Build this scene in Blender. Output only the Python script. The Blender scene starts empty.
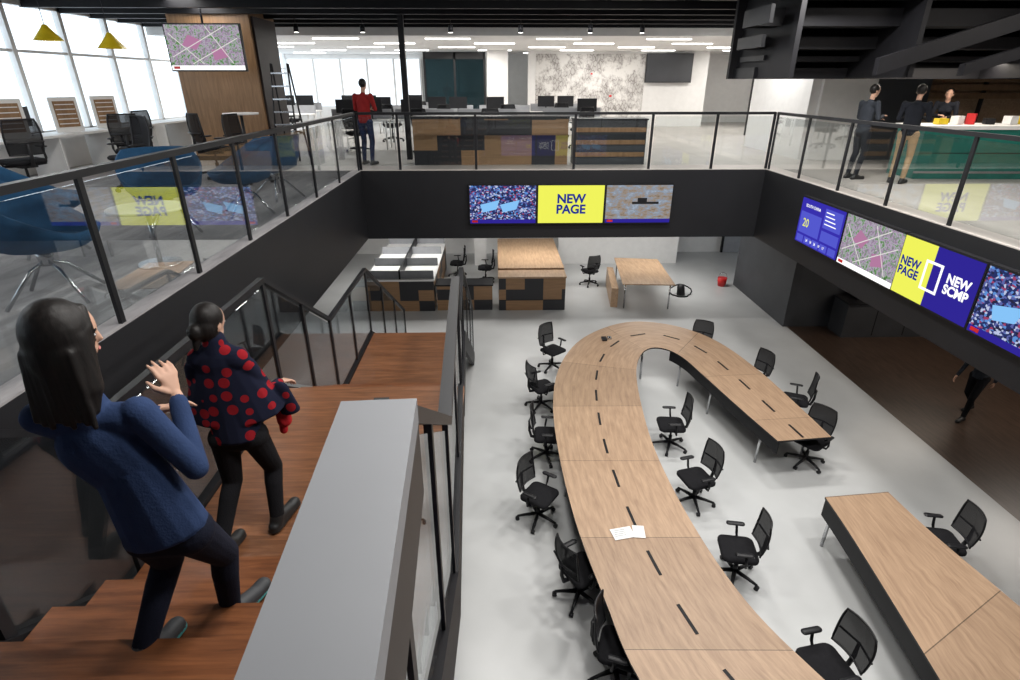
import bpy, bmesh, math, random
import numpy as np
from mathutils import Vector, Matrix
random.seed(4)
SC=bpy.context.scene
V=Vector
UP=4.05   # upper floor level
# ------------------------------------------------------------------ materials
def newmat(name):
    m=bpy.data.materials.new(name); m.use_nodes=True
    nt=m.node_tree; b=nt.nodes["Principled BSDF"]; return m,nt,b
def N(nt,t,**k):
    n=nt.nodes.new(t)
    for a,v in k.items():
        if a in n.inputs.keys(): n.inputs[a].default_value=v
        else: setattr(n,a,v)
    return n
def ramp(nt,stops):
    r=nt.nodes.new("ShaderNodeValToRGB"); e=r.color_ramp.elements
    while len(e)<len(stops): e.new(0.5)
    for i,(p,c) in enumerate(stops):
        e[i].position=p; e[i].color=(c[0],c[1],c[2],1)
    return r
def M(name,col,rough=.5,metal=0,var=.12,scale=6,bump=0,spec=.5):
    m,nt,b=newmat(name)
    tc=N(nt,"ShaderNodeTexCoord"); no=N(nt,"ShaderNodeTexNoise",Scale=scale,Detail=4.0)
    nt.links.new(tc.outputs["Object"],no.inputs["Vector"])
    c=V(col)
    r=ramp(nt,[(.3,c*(1-var)),(.7,[min(1,x*(1+var)) for x in c])])
    nt.links.new(no.outputs["Fac"],r.inputs[0]); nt.links.new(r.outputs[0],b.inputs["Base Color"])
    b.inputs["Roughness"].default_value=rough; b.inputs["Metallic"].default_value=metal
    b.inputs["Specular IOR Level"].default_value=spec
    if bump:
        bp=N(nt,"ShaderNodeBump",Strength=bump,Distance=.01)
        n2=N(nt,"ShaderNodeTexNoise",Scale=scale*12,Detail=3.0)
        nt.links.new(tc.outputs["Object"],n2.inputs["Vector"])
        nt.links.new(n2.outputs["Fac"],bp.inputs["Height"]); nt.links.new(bp.outputs[0],b.inputs["Normal"])
    return m
def wood(name,c1,c2,rough=.4,sc=(1,12,12),uv=False,seams=False,planks=0,bump=0,dist=.4):
    m,nt,b=newmat(name)
    tc=N(nt,"ShaderNodeTexCoord"); mp=N(nt,"ShaderNodeMapping"); mp.inputs["Scale"].default_value=sc
    src=tc.outputs["UV" if uv else "Object"]
    nt.links.new(src,mp.inputs["Vector"])
    no=N(nt,"ShaderNodeTexNoise",Scale=2.2,Detail=7.0,Roughness=.65,Distortion=dist)
    nt.links.new(mp.outputs[0],no.inputs["Vector"])
    r=ramp(nt,[(.32,c1),(.68,c2)]); nt.links.new(no.outputs["Fac"],r.inputs[0])
    out=r.outputs[0]
    if bump:
        bp=N(nt,"ShaderNodeBump",Strength=bump,Distance=.004); nt.links.new(no.outputs["Fac"],bp.inputs["Height"]); nt.links.new(bp.outputs[0],b.inputs["Normal"])
    if seams or planks:
        sx=N(nt,"ShaderNodeSeparateXYZ"); nt.links.new(src,sx.inputs[0])
        mul=N(nt,"ShaderNodeMath",operation='MULTIPLY'); mul.inputs[1].default_value=planks if planks else 1.0
        nt.links.new(sx.outputs[0 if seams else 1],mul.inputs[0])
        fl=N(nt,"ShaderNodeMath",operation='FLOOR'); nt.links.new(mul.outputs[0],fl.inputs[0])
        wn=N(nt,"ShaderNodeTexWhiteNoise"); wn.noise_dimensions='1D'; nt.links.new(fl.outputs[0],wn.inputs["W"])
        mr=N(nt,"ShaderNodeMapRange"); mr.inputs[3].default_value=.88; mr.inputs[4].default_value=1.1
        nt.links.new(wn.outputs["Value"],mr.inputs[0])
        fr=N(nt,"ShaderNodeMath",operation='FRACT'); nt.links.new(mul.outputs[0],fr.inputs[0])
        gt=N(nt,"ShaderNodeMath",operation='GREATER_THAN'); gt.inputs[1].default_value=.006 if seams else .02; nt.links.new(fr.outputs[0],gt.inputs[0])
        g2=N(nt,"ShaderNodeMapRange"); g2.inputs[3].default_value=.35; nt.links.new(gt.outputs[0],g2.inputs[0])
        mm=N(nt,"ShaderNodeMath",operation='MULTIPLY'); nt.links.new(mr.outputs[0],mm.inputs[0]); nt.links.new(g2.outputs[0],mm.inputs[1])
        vm=N(nt,"ShaderNodeVectorMath",operation='SCALE'); nt.links.new(out,vm.inputs[0]); nt.links.new(mm.outputs[0],vm.inputs["Scale"])
        out=vm.outputs[0]
    nt.links.new(out,b.inputs["Base Color"]); b.inputs["Roughness"].default_value=rough
    return m
def glass(name,tint=(.9,.93,.93),refl=1.0,base=.03,pwr=2.0):
    m=bpy.data.materials.new(name); m.use_nodes=True; nt=m.node_tree; nt.nodes.clear()
    o=N(nt,"ShaderNodeOutputMaterial"); mx=N(nt,"ShaderNodeMixShader"); t=N(nt,"ShaderNodeBsdfTransparent"); g=N(nt,"ShaderNodeBsdfGlossy")
    t.inputs[0].default_value=(*tint,1); g.inputs["Roughness"].default_value=.01; g.inputs[0].default_value=(1,1,1,1)
    f=N(nt,"ShaderNodeLayerWeight",Blend=.5)
    pw=N(nt,"ShaderNodeMath",operation='POWER'); pw.inputs[1].default_value=pwr; nt.links.new(f.outputs["Facing"],pw.inputs[0])
    mu=N(nt,"ShaderNodeMath",operation='MULTIPLY_ADD'); mu.inputs[1].default_value=refl; mu.inputs[2].default_value=base; mu.use_clamp=True
    nt.links.new(pw.outputs[0],mu.inputs[0]); nt.links.new(mu.outputs[0],mx.inputs[0]); nt.links.new(t.outputs[0],mx.inputs[1]); nt.links.new(g.outputs[0],mx.inputs[2]); nt.links.new(mx.outputs[0],o.inputs[0])
    return m
def emis(name,col,st):
    m=bpy.data.materials.new(name); m.use_nodes=True; nt=m.node_tree; nt.nodes.clear()
    o=N(nt,"ShaderNodeOutputMaterial"); e=N(nt,"ShaderNodeEmission"); e.inputs[0].default_value=(*col,1); e.inputs[1].default_value=st
    nt.links.new(e.outputs[0],o.inputs[0]); return m
def scr(name,stops,scale=14,st=1.2,kind='vor',stretch=(1,1,1)):
    m=bpy.data.materials.new(name); m.use_nodes=True; nt=m.node_tree; nt.nodes.clear()
    o=N(nt,"ShaderNodeOutputMaterial"); e=N(nt,"ShaderNodeEmission"); e.inputs[1].default_value=st
    tc=N(nt,"ShaderNodeTexCoord"); mp=N(nt,"ShaderNodeMapping"); mp.inputs["Scale"].default_value=stretch
    nt.links.new(tc.outputs["Object"],mp.inputs[0])
    if kind=='vor':
        x=N(nt,"ShaderNodeTexVoronoi",Scale=scale); outp=x.outputs["Color"]
        s=N(nt,"ShaderNodeSeparateColor"); nt.links.new(outp,s.inputs[0]); outp=s.outputs[0]
    else:
        x=N(nt,"ShaderNodeTexNoise",Scale=scale,Detail=6.0,Roughness=.75); outp=x.outputs["Fac"]
    nt.links.new(mp.outputs[0],x.inputs["Vector"])
    r=ramp(nt,stops); r.color_ramp.interpolation='CONSTANT' if kind=='vor' else 'LINEAR'
    nt.links.new(outp,r.inputs[0]); nt.links.new(r.outputs[0],e.inputs[0]); nt.links.new(e.outputs[0],o.inputs[0]); return m
def checker(name,c1,c2,s=3.3):
    m,nt,b=newmat(name); tc=N(nt,"ShaderNodeTexCoord")
    sx=N(nt,"ShaderNodeSeparateXYZ"); nt.links.new(tc.outputs["Object"],sx.inputs[0])
    ad=N(nt,"ShaderNodeMath",operation='ADD'); nt.links.new(sx.outputs[0],ad.inputs[0]); nt.links.new(sx.outputs[1],ad.inputs[1])
    cb=N(nt,"ShaderNodeCombineXYZ"); nt.links.new(ad.outputs[0],cb.inputs[0]); nt.links.new(sx.outputs[2],cb.inputs[1])
    mp=N(nt,"ShaderNodeMapping"); mp.inputs["Scale"].default_value=(s*.6,s,1); mp.inputs["Location"].default_value=(0,.01,0); nt.links.new(cb.outputs[0],mp.inputs[0])
    fl=N(nt,"ShaderNodeVectorMath",operation='FLOOR'); nt.links.new(mp.outputs[0],fl.inputs[0])
    wn=N(nt,"ShaderNodeTexWhiteNoise"); nt.links.new(fl.outputs[0],wn.inputs["Vector"])
    no=N(nt,"ShaderNodeTexNoise",Scale=1.0,Detail=5.0); mp2=N(nt,"ShaderNodeMapping"); mp2.inputs["Scale"].default_value=(2,2,30)
    nt.links.new(tc.outputs["Object"],mp2.inputs[0]); nt.links.new(mp2.outputs[0],no.inputs["Vector"])
    w=ramp(nt,[(.3,c1),(.7,V(c1)*1.35)]); nt.links.new(no.outputs["Fac"],w.inputs[0])
    gt=N(nt,"ShaderNodeMath",operation='GREATER_THAN'); gt.inputs[1].default_value=.5; nt.links.new(wn.outputs["Value"],gt.inputs[0])
    mx=N(nt,"ShaderNodeMix"); mx.data_type='RGBA'; nt.links.new(gt.outputs[0],mx.inputs[0]); nt.links.new(w.outputs[0],mx.inputs[6]); mx.inputs[7].default_value=(*c2,1)
    nt.links.new(mx.outputs[2],b.inputs["Base Color"]); b.inputs["Roughness"].default_value=.45
    return m
black=M("black_paint",(.008,.008,.010),.55,spec=.25)
fasc=M("charcoal_paint",(.012,.0125,.015),.5,var=.08,scale=2,spec=.35)
blackm=M("black_metal",(.010,.0105,.013),.45,spec=.35)
plast=M("black_plastic",(.010,.010,.012),.45,spec=.35)
fabric=M("black_fabric",(.011,.011,.013),.9,bump=.3,scale=20,spec=.2)
greycap=M("grey_metal_cap",(.235,.245,.265),.5,var=.05,scale=3,spec=.4)
white=M("white_paint",(.78,.78,.77),.6,var=.03)
greyw=M("grey_paint",(.30,.31,.33),.6,var=.06)
slate=M("slate_panel",(.045,.048,.055),.5,var=.15,scale=1.5)
chrome=M("brushed_steel",(.55,.56,.58),.25,metal=1,var=.05)
conc=M("polished_concrete",(.50,.51,.51),.30,var=.10,scale=.8)
carpet=wood("grey_carpet",(.22,.21,.22),(.40,.385,.39),.95,sc=(2.5,.5,1))
carpet2=M("light_floor",(.45,.42,.395),.45,var=.08,scale=2)
stairw=wood("stair_wood",(.10,.034,.014),(.24,.088,.034),.35,sc=(1.2,14,14))
landw=wood("landing_wood",(.12,.047,.021),(.27,.115,.052),.36,sc=(1.2,14,14),planks=7)
deskw=wood("oak_desk",(.28,.18,.115),(.44,.30,.195),.42,sc=(1.6,9,1),uv=True,seams=True)
oak=wood("oak_veneer",(.33,.21,.125),(.50,.34,.21),.42,sc=(9,1.2,9))
colw=wood("walnut_cladding",(.20,.11,.05),(.33,.19,.095),.45,sc=(8,8,.8))
darkw=wood("dark_wood_floor",(.030,.018,.012),(.075,.048,.035),.35,sc=(9,1,9))
check=checker("checker_cabinet",(.23,.135,.07),(.022,.022,.026))
glas=glass("clear_glass",(.93,.95,.95),.62,.045,2.0)
glasd=glass("stair_glass",(.78,.81,.83),.5,.04,3.0)
wglas=glass("window_glass",(.97,.99,1),.3,pwr=4.0)
teal=M("teal_glass_panel",(.02,.16,.13),.25)
redp=M("red_plastic",(.6,.02,.02),.35)
yel=M("yellow_enamel",(.75,.55,.02),.35)
bluef=M("blue_fabric",(.010,.075,.175),.85,bump=.3,scale=15)
paper=M("paper",(.8,.8,.8),.7,var=.04)
lightm=emis("light_panel",(1,.98,.94),6.0)
meshm=bpy.data.materials.new("chair_mesh"); meshm.use_nodes=True
nt=meshm.node_tree; b=nt.nodes["Principled BSDF"]; b.inputs["Base Color"].default_value=(.012,.012,.014,1); b.inputs["Roughness"].default_value=.8; b.inputs["Specular IOR Level"].default_value=.2
o=nt.nodes["Material Output"]; mx=N(nt,"ShaderNodeMixShader"); t=N(nt,"ShaderNodeBsdfTransparent"); mx.inputs[0].default_value=.92
nt.links.new(t.outputs[0],mx.inputs[1]); nt.links.new(b.outputs[0],mx.inputs[2]); nt.links.new(mx.outputs[0],o.inputs[0])
# ------------------------------------------------------------------ mesh builder
class MB:
    def __init__(s): s.bm=bmesh.new(); s.m=[]; s.uv=None
    def mi(s,mat):
        if mat not in s.m: s.m.append(mat)
        return s.m.index(mat)
    def face(s,vs,mat,smooth=False):
        try: f=s.bm.faces.new(vs)
        except ValueError: return None
        f.material_index=s.mi(mat); f.smooth=smooth; return f
    def box(s,c,size,mat,rz=0,rot=None):
        c=V(c); R=rot if rot is not None else Matrix.Rotation(rz,3,'Z')
        vs=[s.bm.verts.new(c+R@V((sx*size[0]/2,sy*size[1]/2,sz*size[2]/2))) for sx in(-1,1) for sy in(-1,1) for sz in(-1,1)]
        for q in((0,1,3,2),(4,6,7,5),(0,4,5,1),(2,3,7,6),(0,2,6,4),(1,5,7,3)): s.face([vs[i] for i in q],mat)
    def bx(s,x0,x1,y0,y1,z0,z1,mat): s.box(((x0+x1)/2,(y0+y1)/2,(z0+z1)/2),(abs(x1-x0),abs(y1-y0),abs(z1-z0)),mat)
    def sweep(s,pts,r,mat,seg=8,closed=False,cap=True):
        pts=[V(p) for p in pts]; n=len(pts); rings=[]
        rs=r if isinstance(r,(list,tuple)) else [r]*n
        for i,p in enumerate(pts):
            a=pts[(i-1)%n] if (closed or i>0) else p; b_=pts[(i+1)%n] if (closed or i<n-1) else p
            t=(b_-a).normalized(); ref=V((0,0,1)) if abs(t.z)<.9 else V((0,1,0))
            x=t.cross(ref).normalized(); y=x.cross(t)
            rings.append([s.bm.verts.new(p+(x*math.cos(2*math.pi*k/seg)+y*math.sin(2*math.pi*k/seg))*rs[i]) for k in range(seg)])
        for i in range(n if closed else n-1):
            A=rings[i];B=rings[(i+1)%n]
            for k in range(seg): s.face([A[k],A[(k+1)%seg],B[(k+1)%seg],B[k]],mat,True)
        if cap and not closed:
            s.face(rings[0][::-1],mat); s.face(rings[-1],mat)
    def cyl(s,p0,p1,r0,r1,mat,seg=14): s.sweep([p0,p1],[r0,r1],mat,seg)
    def prism(s,pts,z0,z1,mat,top=None):
        a=[s.bm.verts.new((p[0],p[1],z0)) for p in pts]; c=[s.bm.verts.new((p[0],p[1],z1)) for p in pts]; n=len(pts)
        s.face(a[::-1],mat); s.face(c,top or mat)
        for i in range(n): s.face([a[i],a[(i+1)%n],c[(i+1)%n],c[i]],mat)
    def slab(s,w,d,z0,z1,r,mat,cy=0,cx=0):
        def ring(ins,z):
            out=[]
            for (sx,sy,a0) in((1,1,0),(-1,1,90),(-1,-1,180),(1,-1,270)):
                for k in range(5):
                    a=math.radians(a0+k*22.5); rr=max(r-ins,.005)
                    out.append(s.bm.verts.new((cx+sx*(w/2-r)+rr*math.cos(a),cy+sy*(d/2-r)+rr*math.sin(a),z)))
            return out
        h=z1-z0; R=[ring(.03,z0),ring(0,z0+h*.3),ring(0,z0+h*.7),ring(.03,z1)]
        for A,B in zip(R,R[1:]):
            for k in range(20): s.face([A[k],A[(k+1)%20],B[(k+1)%20],B[k]],mat,True)
        s.face(R[0][::-1],mat,True); s.face(R[-1],mat,True)
    def beam(s,p0,p1,w,h,mat):   # box along p0-p1, vertical ends, p = centre of section
        p0=V(p0);p1=V(p1); d=V((p1.x-p0.x,p1.y-p0.y,0)).normalized(); n=V((-d.y,d.x,0))*w/2; u=V((0,0,h/2))
        vs=[s.bm.verts.new(p+a*n+b_*u) for p in(p0,p1) for a in(-1,1) for b_ in(-1,1)]
        for q in((0,1,3,2),(4,6,7,5),(0,4,5,1),(2,3,7,6),(0,2,6,4),(1,5,7,3)): s.face([vs[i] for i in q],mat)
    def obj(s,name,loc=(0,0,0),rz=0,parent=None,bev=0):
        bmesh.ops.recalc_face_normals(s.bm,faces=s.bm.faces)
        me=bpy.data.meshes.new(name); s.bm.to_mesh(me); s.bm.free()
        for m in s.m: me.materials.append(m)
        return inst(name,me,loc,rz,parent,bev)
def inst(name,me,loc=(0,0,0),rz=0,parent=None,bev=0):
    ob=bpy.data.objects.new(name,me); bpy.context.collection.objects.link(ob); ob.location=loc; ob.rotation_euler[2]=rz
    if parent: ob.parent=parent
    if bev:
        m=ob.modifiers.new("bevel",'BEVEL'); m.width=bev; m.segments=2; m.limit_method='ANGLE'
    return ob
def slabobj(name,x0,x1,y0,y1,z0,z1,mat,bev=0):
    cx,cy=(x0+x1)/2,(y0+y1)/2
    b=MB(); b.bx(x0-cx,x1-cx,y0-cy,y1-cy,0,z1-z0,mat); return b.obj(name,(cx,cy,z0),bev=bev)
# ------------------------------------------------------------------ shell
XL,XR,YF,YN=-2.75,5.6,11.9,0.25
slabobj("floor",-9,7.4,-3,20,-.1,0,conc)
slabobj("floor_dark_wood",7.4,15,-3,13,-.1,0.0,darkw)
slabobj("floor_passage",7.4,12,13,20,-.1,0.0,conc)
slabobj("wall_lower_back",-9,12,20,20.2,0,2.63,white)
slabobj("wall_lower_left",-9.2,-9,-3,20,0,2.63,greyw)
slabobj("wall_lower_stair_side",-2.95,-2.8,-3,4.6,0,2.63,fasc)
slabobj("wall_lower_near",-9,15,-3.2,-3,0,8,greyw)
slabobj("wall_lower_right",15,15.2,-3,13,0,2.63,slate)
slabobj("wall_slate_side",7.5,15,13,13.15,0,2.63,slate)
slabobj("wall_slate_column",7.3,7.5,13.0,16.3,0,2.63,slate)
slabobj("upper_slab_left",-9,XL,YN,YF,2.63,4.04,fasc)
slabobj("upper_slab_far",-9,15,YF,27,2.63,4.04,fasc)
slabobj("upper_slab_right",XR,15,YN,YF,2.63,4.04,fasc)
slabobj("upper_slab_near",-9,15,-3,YN,2.63,4.04,fasc)
slabobj("upper_slab_stair_head",XL,-.1,YN,.90,2.63+.8,4.04,fasc)
slabobj("floor_upper_left",-9,XL,YN,YF,4.04,4.055,carpet)
slabobj("floor_upper_far",-9,15,YF,27,4.04,4.055,carpet2)
slabobj("floor_upper_right",XR,15,YN,YF,4.04,4.055,carpet2)
slabobj("floor_upper_near",-9,15,-3,YN,4.04,4.055,carpet)
slabobj("wall_upper_far",-9,15,27,27.2,UP,7.3,white)
slabobj("wall_upper_right",15,15.2,-3,27,UP,7.6,greyw)
slabobj("wall_upper_near",-9,15,-3.4,-3.2,UP,7.6,greyw)
slabobj("ceiling_black",-9,15,-3,16.8,7.25,7.4,black)
slabobj("ceiling_white",-9,15,16.8,27,6.80,6.9,white)
slabobj("ceiling_bulkhead",-9,15,16.7,16.8,6.80,7.25,white)
b=MB()
for y in np.arange(-3,27.1,1.5):
    b.bx(-9.08,-8.96,y-.05,y+.05,UP,7.25,white)
b.bx(-9.1,-8.96,-3,27,UP,UP+.75,white); b.bx(-9.1,-8.96,-3,27,7.0,7.25,white); b.bx(-9.06,-8.98,-3,27,6.2,6.25,white)
b.bx(-9.03,-9.02,-3,27,UP+.75,7.0,wglas)
b.obj("window_1")
# ------------------------------------------------------------------ lights & ceiling gear
def area(name,loc,sx,sy,w,col=(1,.97,.93),rot=(0,0,0)):
    L=bpy.data.lights.new(name,'AREA'); L.shape='RECTANGLE'; L.size=sx; L.size_y=sy; L.energy=w; L.color=col
    o=bpy.data.objects.new(name,L); o.location=loc; o.rotation_euler=rot; bpy.context.collection.objects.link(o); return o
for i,x in enumerate((0,2.6,5)):
    for j,y in enumerate((2.2,5.5,9)):
        area("atrium_lamp",(x,y,7.15),.8,.35,125 if i else 80)
for x in (-3,1.2,5):
    area("soffit_lamp",(x,16,2.58),2.5,.6,80)
area("soffit_lamp",(-6,8,2.58),1.0,3,20)
area("soffit_lamp",(10,8,2.58),1.5,1.5,50,(1,.9,.8)); area("soffit_lamp",(9.8,11.3,2.58),2.5,.3,25,(1,.85,.7))
for x in (-6,-1,4,9):
    for y in (18.5,22.5):
        area("office_lamp",(x,y,6.75),2.4,.5,92,(1,.95,.89))
for y in(3,8,13): area("side_light",(-6,y,7.15),.6,2,65)
area("side_light",(9.5,5,7.15),.6,1.5,40,(1,.9,.78))
area("side_light",(8.2,10.9,5.98),2.5,.3,40,(1,.9,.78)); area("side_light",(8,8.2,7.1),2,.6,60,(1,.93,.85))  # first one: added below the steel stair to brighten this corner, no fixture
area("side_light",(6.2,14.6,6.9),1,1,70)
area("side_light",(1,14,6.95),4,.5,80)
b=MB()
for x in np.arange(-7.5,12,3.1):
    for k,y in enumerate(np.arange(17.7,26,2.0)):
        b.box((x+(k%2)*1.3,y,6.79),(1.25,.10,.03),lightm)
b.obj("ceiling_light_strips")
b=MB()
for y in np.arange(12.5,16.6,1.0): b.bx(-9,15,y,y+.12,6.98,7.12,black)
for x in np.arange(-8,14,1.7): b.bx(x,x+.07,12.2,16.6,7.12,7.22,blackm)
for x in (-4.5,-3,-1,.6,2.2,3.4):
    y=14.6; b.cyl((x,y,6.98),(x,y,6.85),.012,.012,blackm); b.cyl((x,y,6.87),(x,y,6.72),.05,.06,blackm); b.cyl((x,y,6.722),(x,y,6.715),.05,.05,lightm)
b.obj("ceiling_track_grid")
b=MB()
for k,(x0,z0,z1,y) in enumerate(((4.05,6.85,7.22,9.6),(4.15,6.5,6.75,10.1),(4.3,6.2,6.38,10.6),(4.55,6.02,6.1,11.0),(4.55,5.74,5.92,11.3))):
    b.bx(x0,14.8,y,y+.5,z0,z1,black); b.bx(x0,x0+.06,y-.5,y+.5,z0,z1,blackm)
b.beam((5.9,9.5,5.9),(9.5,9.5,7.0),.12,.24,black); b.beam((7.1,9.3,5.85),(11.5,9.3,7.1),.12,.16,black)
for x in (4.6,6.5,9,12): b.bx(x,x+.08,9.6,11.75,5.75,7.25,black)
b.bx(4.45,14.8,11.7,11.8,5.74,7.25,black)
b.obj("suspended_steel_stair")
b=MB()
for k in range(8): b.bx(8.6,14.5,13.5,13.58,UP+1.3+k*.17,UP+1.42+k*.17,colw)
for x in (8.6,11,14.4): b.bx(x,x+.06,13.53,13.6,UP+.005,UP+2.7,blackm)
b.obj("timber_slat_screen")
# ------------------------------------------------------------------ guards
def guard(name,base,H,spacing,gl,rail,w=.06,h=.05,post=.05,stringer=False,apron=0):
    b=MB()
    for i in range(len(base)-1):
        p=V(base[i]);q=V(base[i+1]); L=(q-p).length; n=max(1,round(L/spacing))
        rm=rail[i] if isinstance(rail,list) else rail; ww=w[i] if isinstance(w,list) else w; hh=h[i] if isinstance(h,list) else h
        b.beam(p+V((0,0,H-hh/2)),q+V((0,0,H-hh/2)),ww,hh,rm)
        if apron and i==0:
            o=V((ww/2-.008,0,0)); b.beam(p+V((0,0,H-hh-apron/2))+o,q+V((0,0,H-hh-apron/2))+o,.016,apron,blackm)
            b.beam(p+V((0,0,H-hh-apron/2))-o,q+V((0,0,H-hh-apron/2))-o,.016,apron,blackm)
        d=(q-p)/n
        for k in range(n+1 if i==len(base)-2 else n):
            c=p+d*k; dd=V((d.x,d.y,0)).normalized()*post*.5
            b.beam(c-dd+V((0,0,H/2-.02)),c+dd+V((0,0,H/2-.02)),.028,H+.02,blackm)
        for k in range(n):
            u=d.normalized()*.05
            a=p+d*k+u; c=p+d*(k+1)-u
            b.beam(a+V((0,0,(H)/2)),c+V((0,0,(H)/2)),.012,H-.17,gl)
        if stringer:
            b.beam(p+V((0,0,-.14)),q+V((0,0,-.14)),.06,.36,black)
    return b.obj(name)
guard("glass_balustrade_left",[(XL-.03,y,UP) for y in (.3,1.5,2.7,3.9,5.1,6.3,7.55,8.9,10.3,YF-.05)],1.1,3,glas,blackm,w=.07)
guard("glass_balustrade_far",[(x,YF+.03,UP) for x in (XL,-1.95,-.4,1.6,3.15,4.45,XR)],1.1,3,glas,blackm)
guard("glass_balustrade_right",[(XR+.03,y,UP) for y in (YF-.05,10.6,9.3,8.05,6.8,5.5,4.2,2.8,1.5,.3)],1.1,3,glas,blackm)
guard("glass_balustrade_near",[(x,YN-.03,UP) for x in (0.0,1.4,2.8,4.2,XR)],1.1,3,glas,blackm)
RG=[(-.14,-.6,UP),(-.215,.88,UP),(-.27,2.4,3.05),(-.36,4.65,3.05),(-.47,6.3,2.0),(-.55,8.3,2.0),(-.55,11.4,.1)]
LG=[(-2.03,.1,UP),(-2.03,.88,UP),(-2.03,2.4,3.05),(-2.03,4.65,3.05),(-2.03,6.3,2.0),(-2.03,8.3,2.0),(-2.03,11.4,.1)]
guard("stair_balustrade_right",RG,1.1,1.1,glasd,[greycap]+[blackm]*5,w=[.135]+[.07]*5,h=[.05]+[.05]*5,stringer=True,apron=.16)
guard("stair_balustrade_left",LG,1.1,1.1,glasd,blackm,w=.05,h=.045,stringer=True)
# ------------------------------------------------------------------ stair
b=MB()
def tread(y0,y1,z,mat=stairw):
    xr=-.27-.04*y0
    b.bx(-1.995,xr,y0,y1+.02,z-.045,z,mat)
    b.bx(-1.995,xr,y1-.01,y1+.005,z-.2,z-.045,black)
b.bx(-1.995,-.24,.2,.92,UP-.04,UP+.004,stairw)
for i in range(1,6): tread(.90+.3*(i-1),.90+.3*i,UP-.1667*i)
b.bx(-1.995,-.32,2.4,4.67,2.99,3.05,landw); b.bx(-1.995,-.32,2.4,4.64,2.85,2.99,black)
for i in range(1,6): tread(4.65+.33*(i-1),4.65+.33*i,3.05-.175*i)
b.bx(-1.995,-.52,6.3,8.32,1.94,2.0,landw); b.bx(-1.995,-.52,6.3,8.3,1.8,1.94,black)
for i in range(1,12): tread(8.3+.283*(i-1),8.3+.283*i,2.0-.1667*i)
b.obj("staircase")
# ------------------------------------------------------------------ screens
def text(body,size,loc,mat,parent,al='CENTER',bold=.006):
    c=bpy.data.curves.new("caption",'FONT'); c.body=body; c.size=size; c.align_x=al; c.align_y='CENTER'; c.offset=bold; c.space_line=.85
    c.materials.append(mat); o=bpy.data.objects.new("caption",c); bpy.context.collection.objects.link(o)
    o.parent=parent; o.location=loc; o.rotation_euler=(math.pi/2,0,0)
navy=emis("screen_navy",(.03,.02,.30),1.0); yelE=emis("screen_yellow",(.80,.82,.10),1.1); wE=emis("screen_white",(1,1,1),1.2); ltE=emis("screen_caption_blue",(.02,.04,.35),.8)
blueE=emis("screen_blue",(.04,.03,.42),1.0); panE=emis("screen_panel_blue",(.09,.10,.62),1.0)
crowd=scr("screen_crowd",[(0,(.02,.03,.12)),(.35,(.10,.12,.35)),(.55,(.02,.02,.05)),(.68,(.45,.5,.7)),(.8,(.3,.05,.12)),(.88,(.1,.25,.6))],30,1.1,stretch=(1,1,1.3))
sky_=scr("screen_beach",[(.3,(.10,.08,.06)),(.45,(.32,.25,.19)),(.55,(.25,.30,.38)),(.75,(.55,.62,.7))],4,1.0,'noise',(1,1,2.5))
fieldm=scr("screen_map",[(.30,(.03,.08,.03)),(.42,(.10,.24,.07)),(.49,(.42,.38,.46)),(.54,(.30,.18,.32)),(.60,(.10,.22,.09)),(.7,(.6,.55,.6))],9,1.15,'noise')
bannerE=emis("screen_banner",(.22,.5,.85),1.1); roadE=emis("screen_road",(.75,.72,.7),1.0); pinkE=emis("screen_zone",(.45,.2,.35),1.0)
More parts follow.
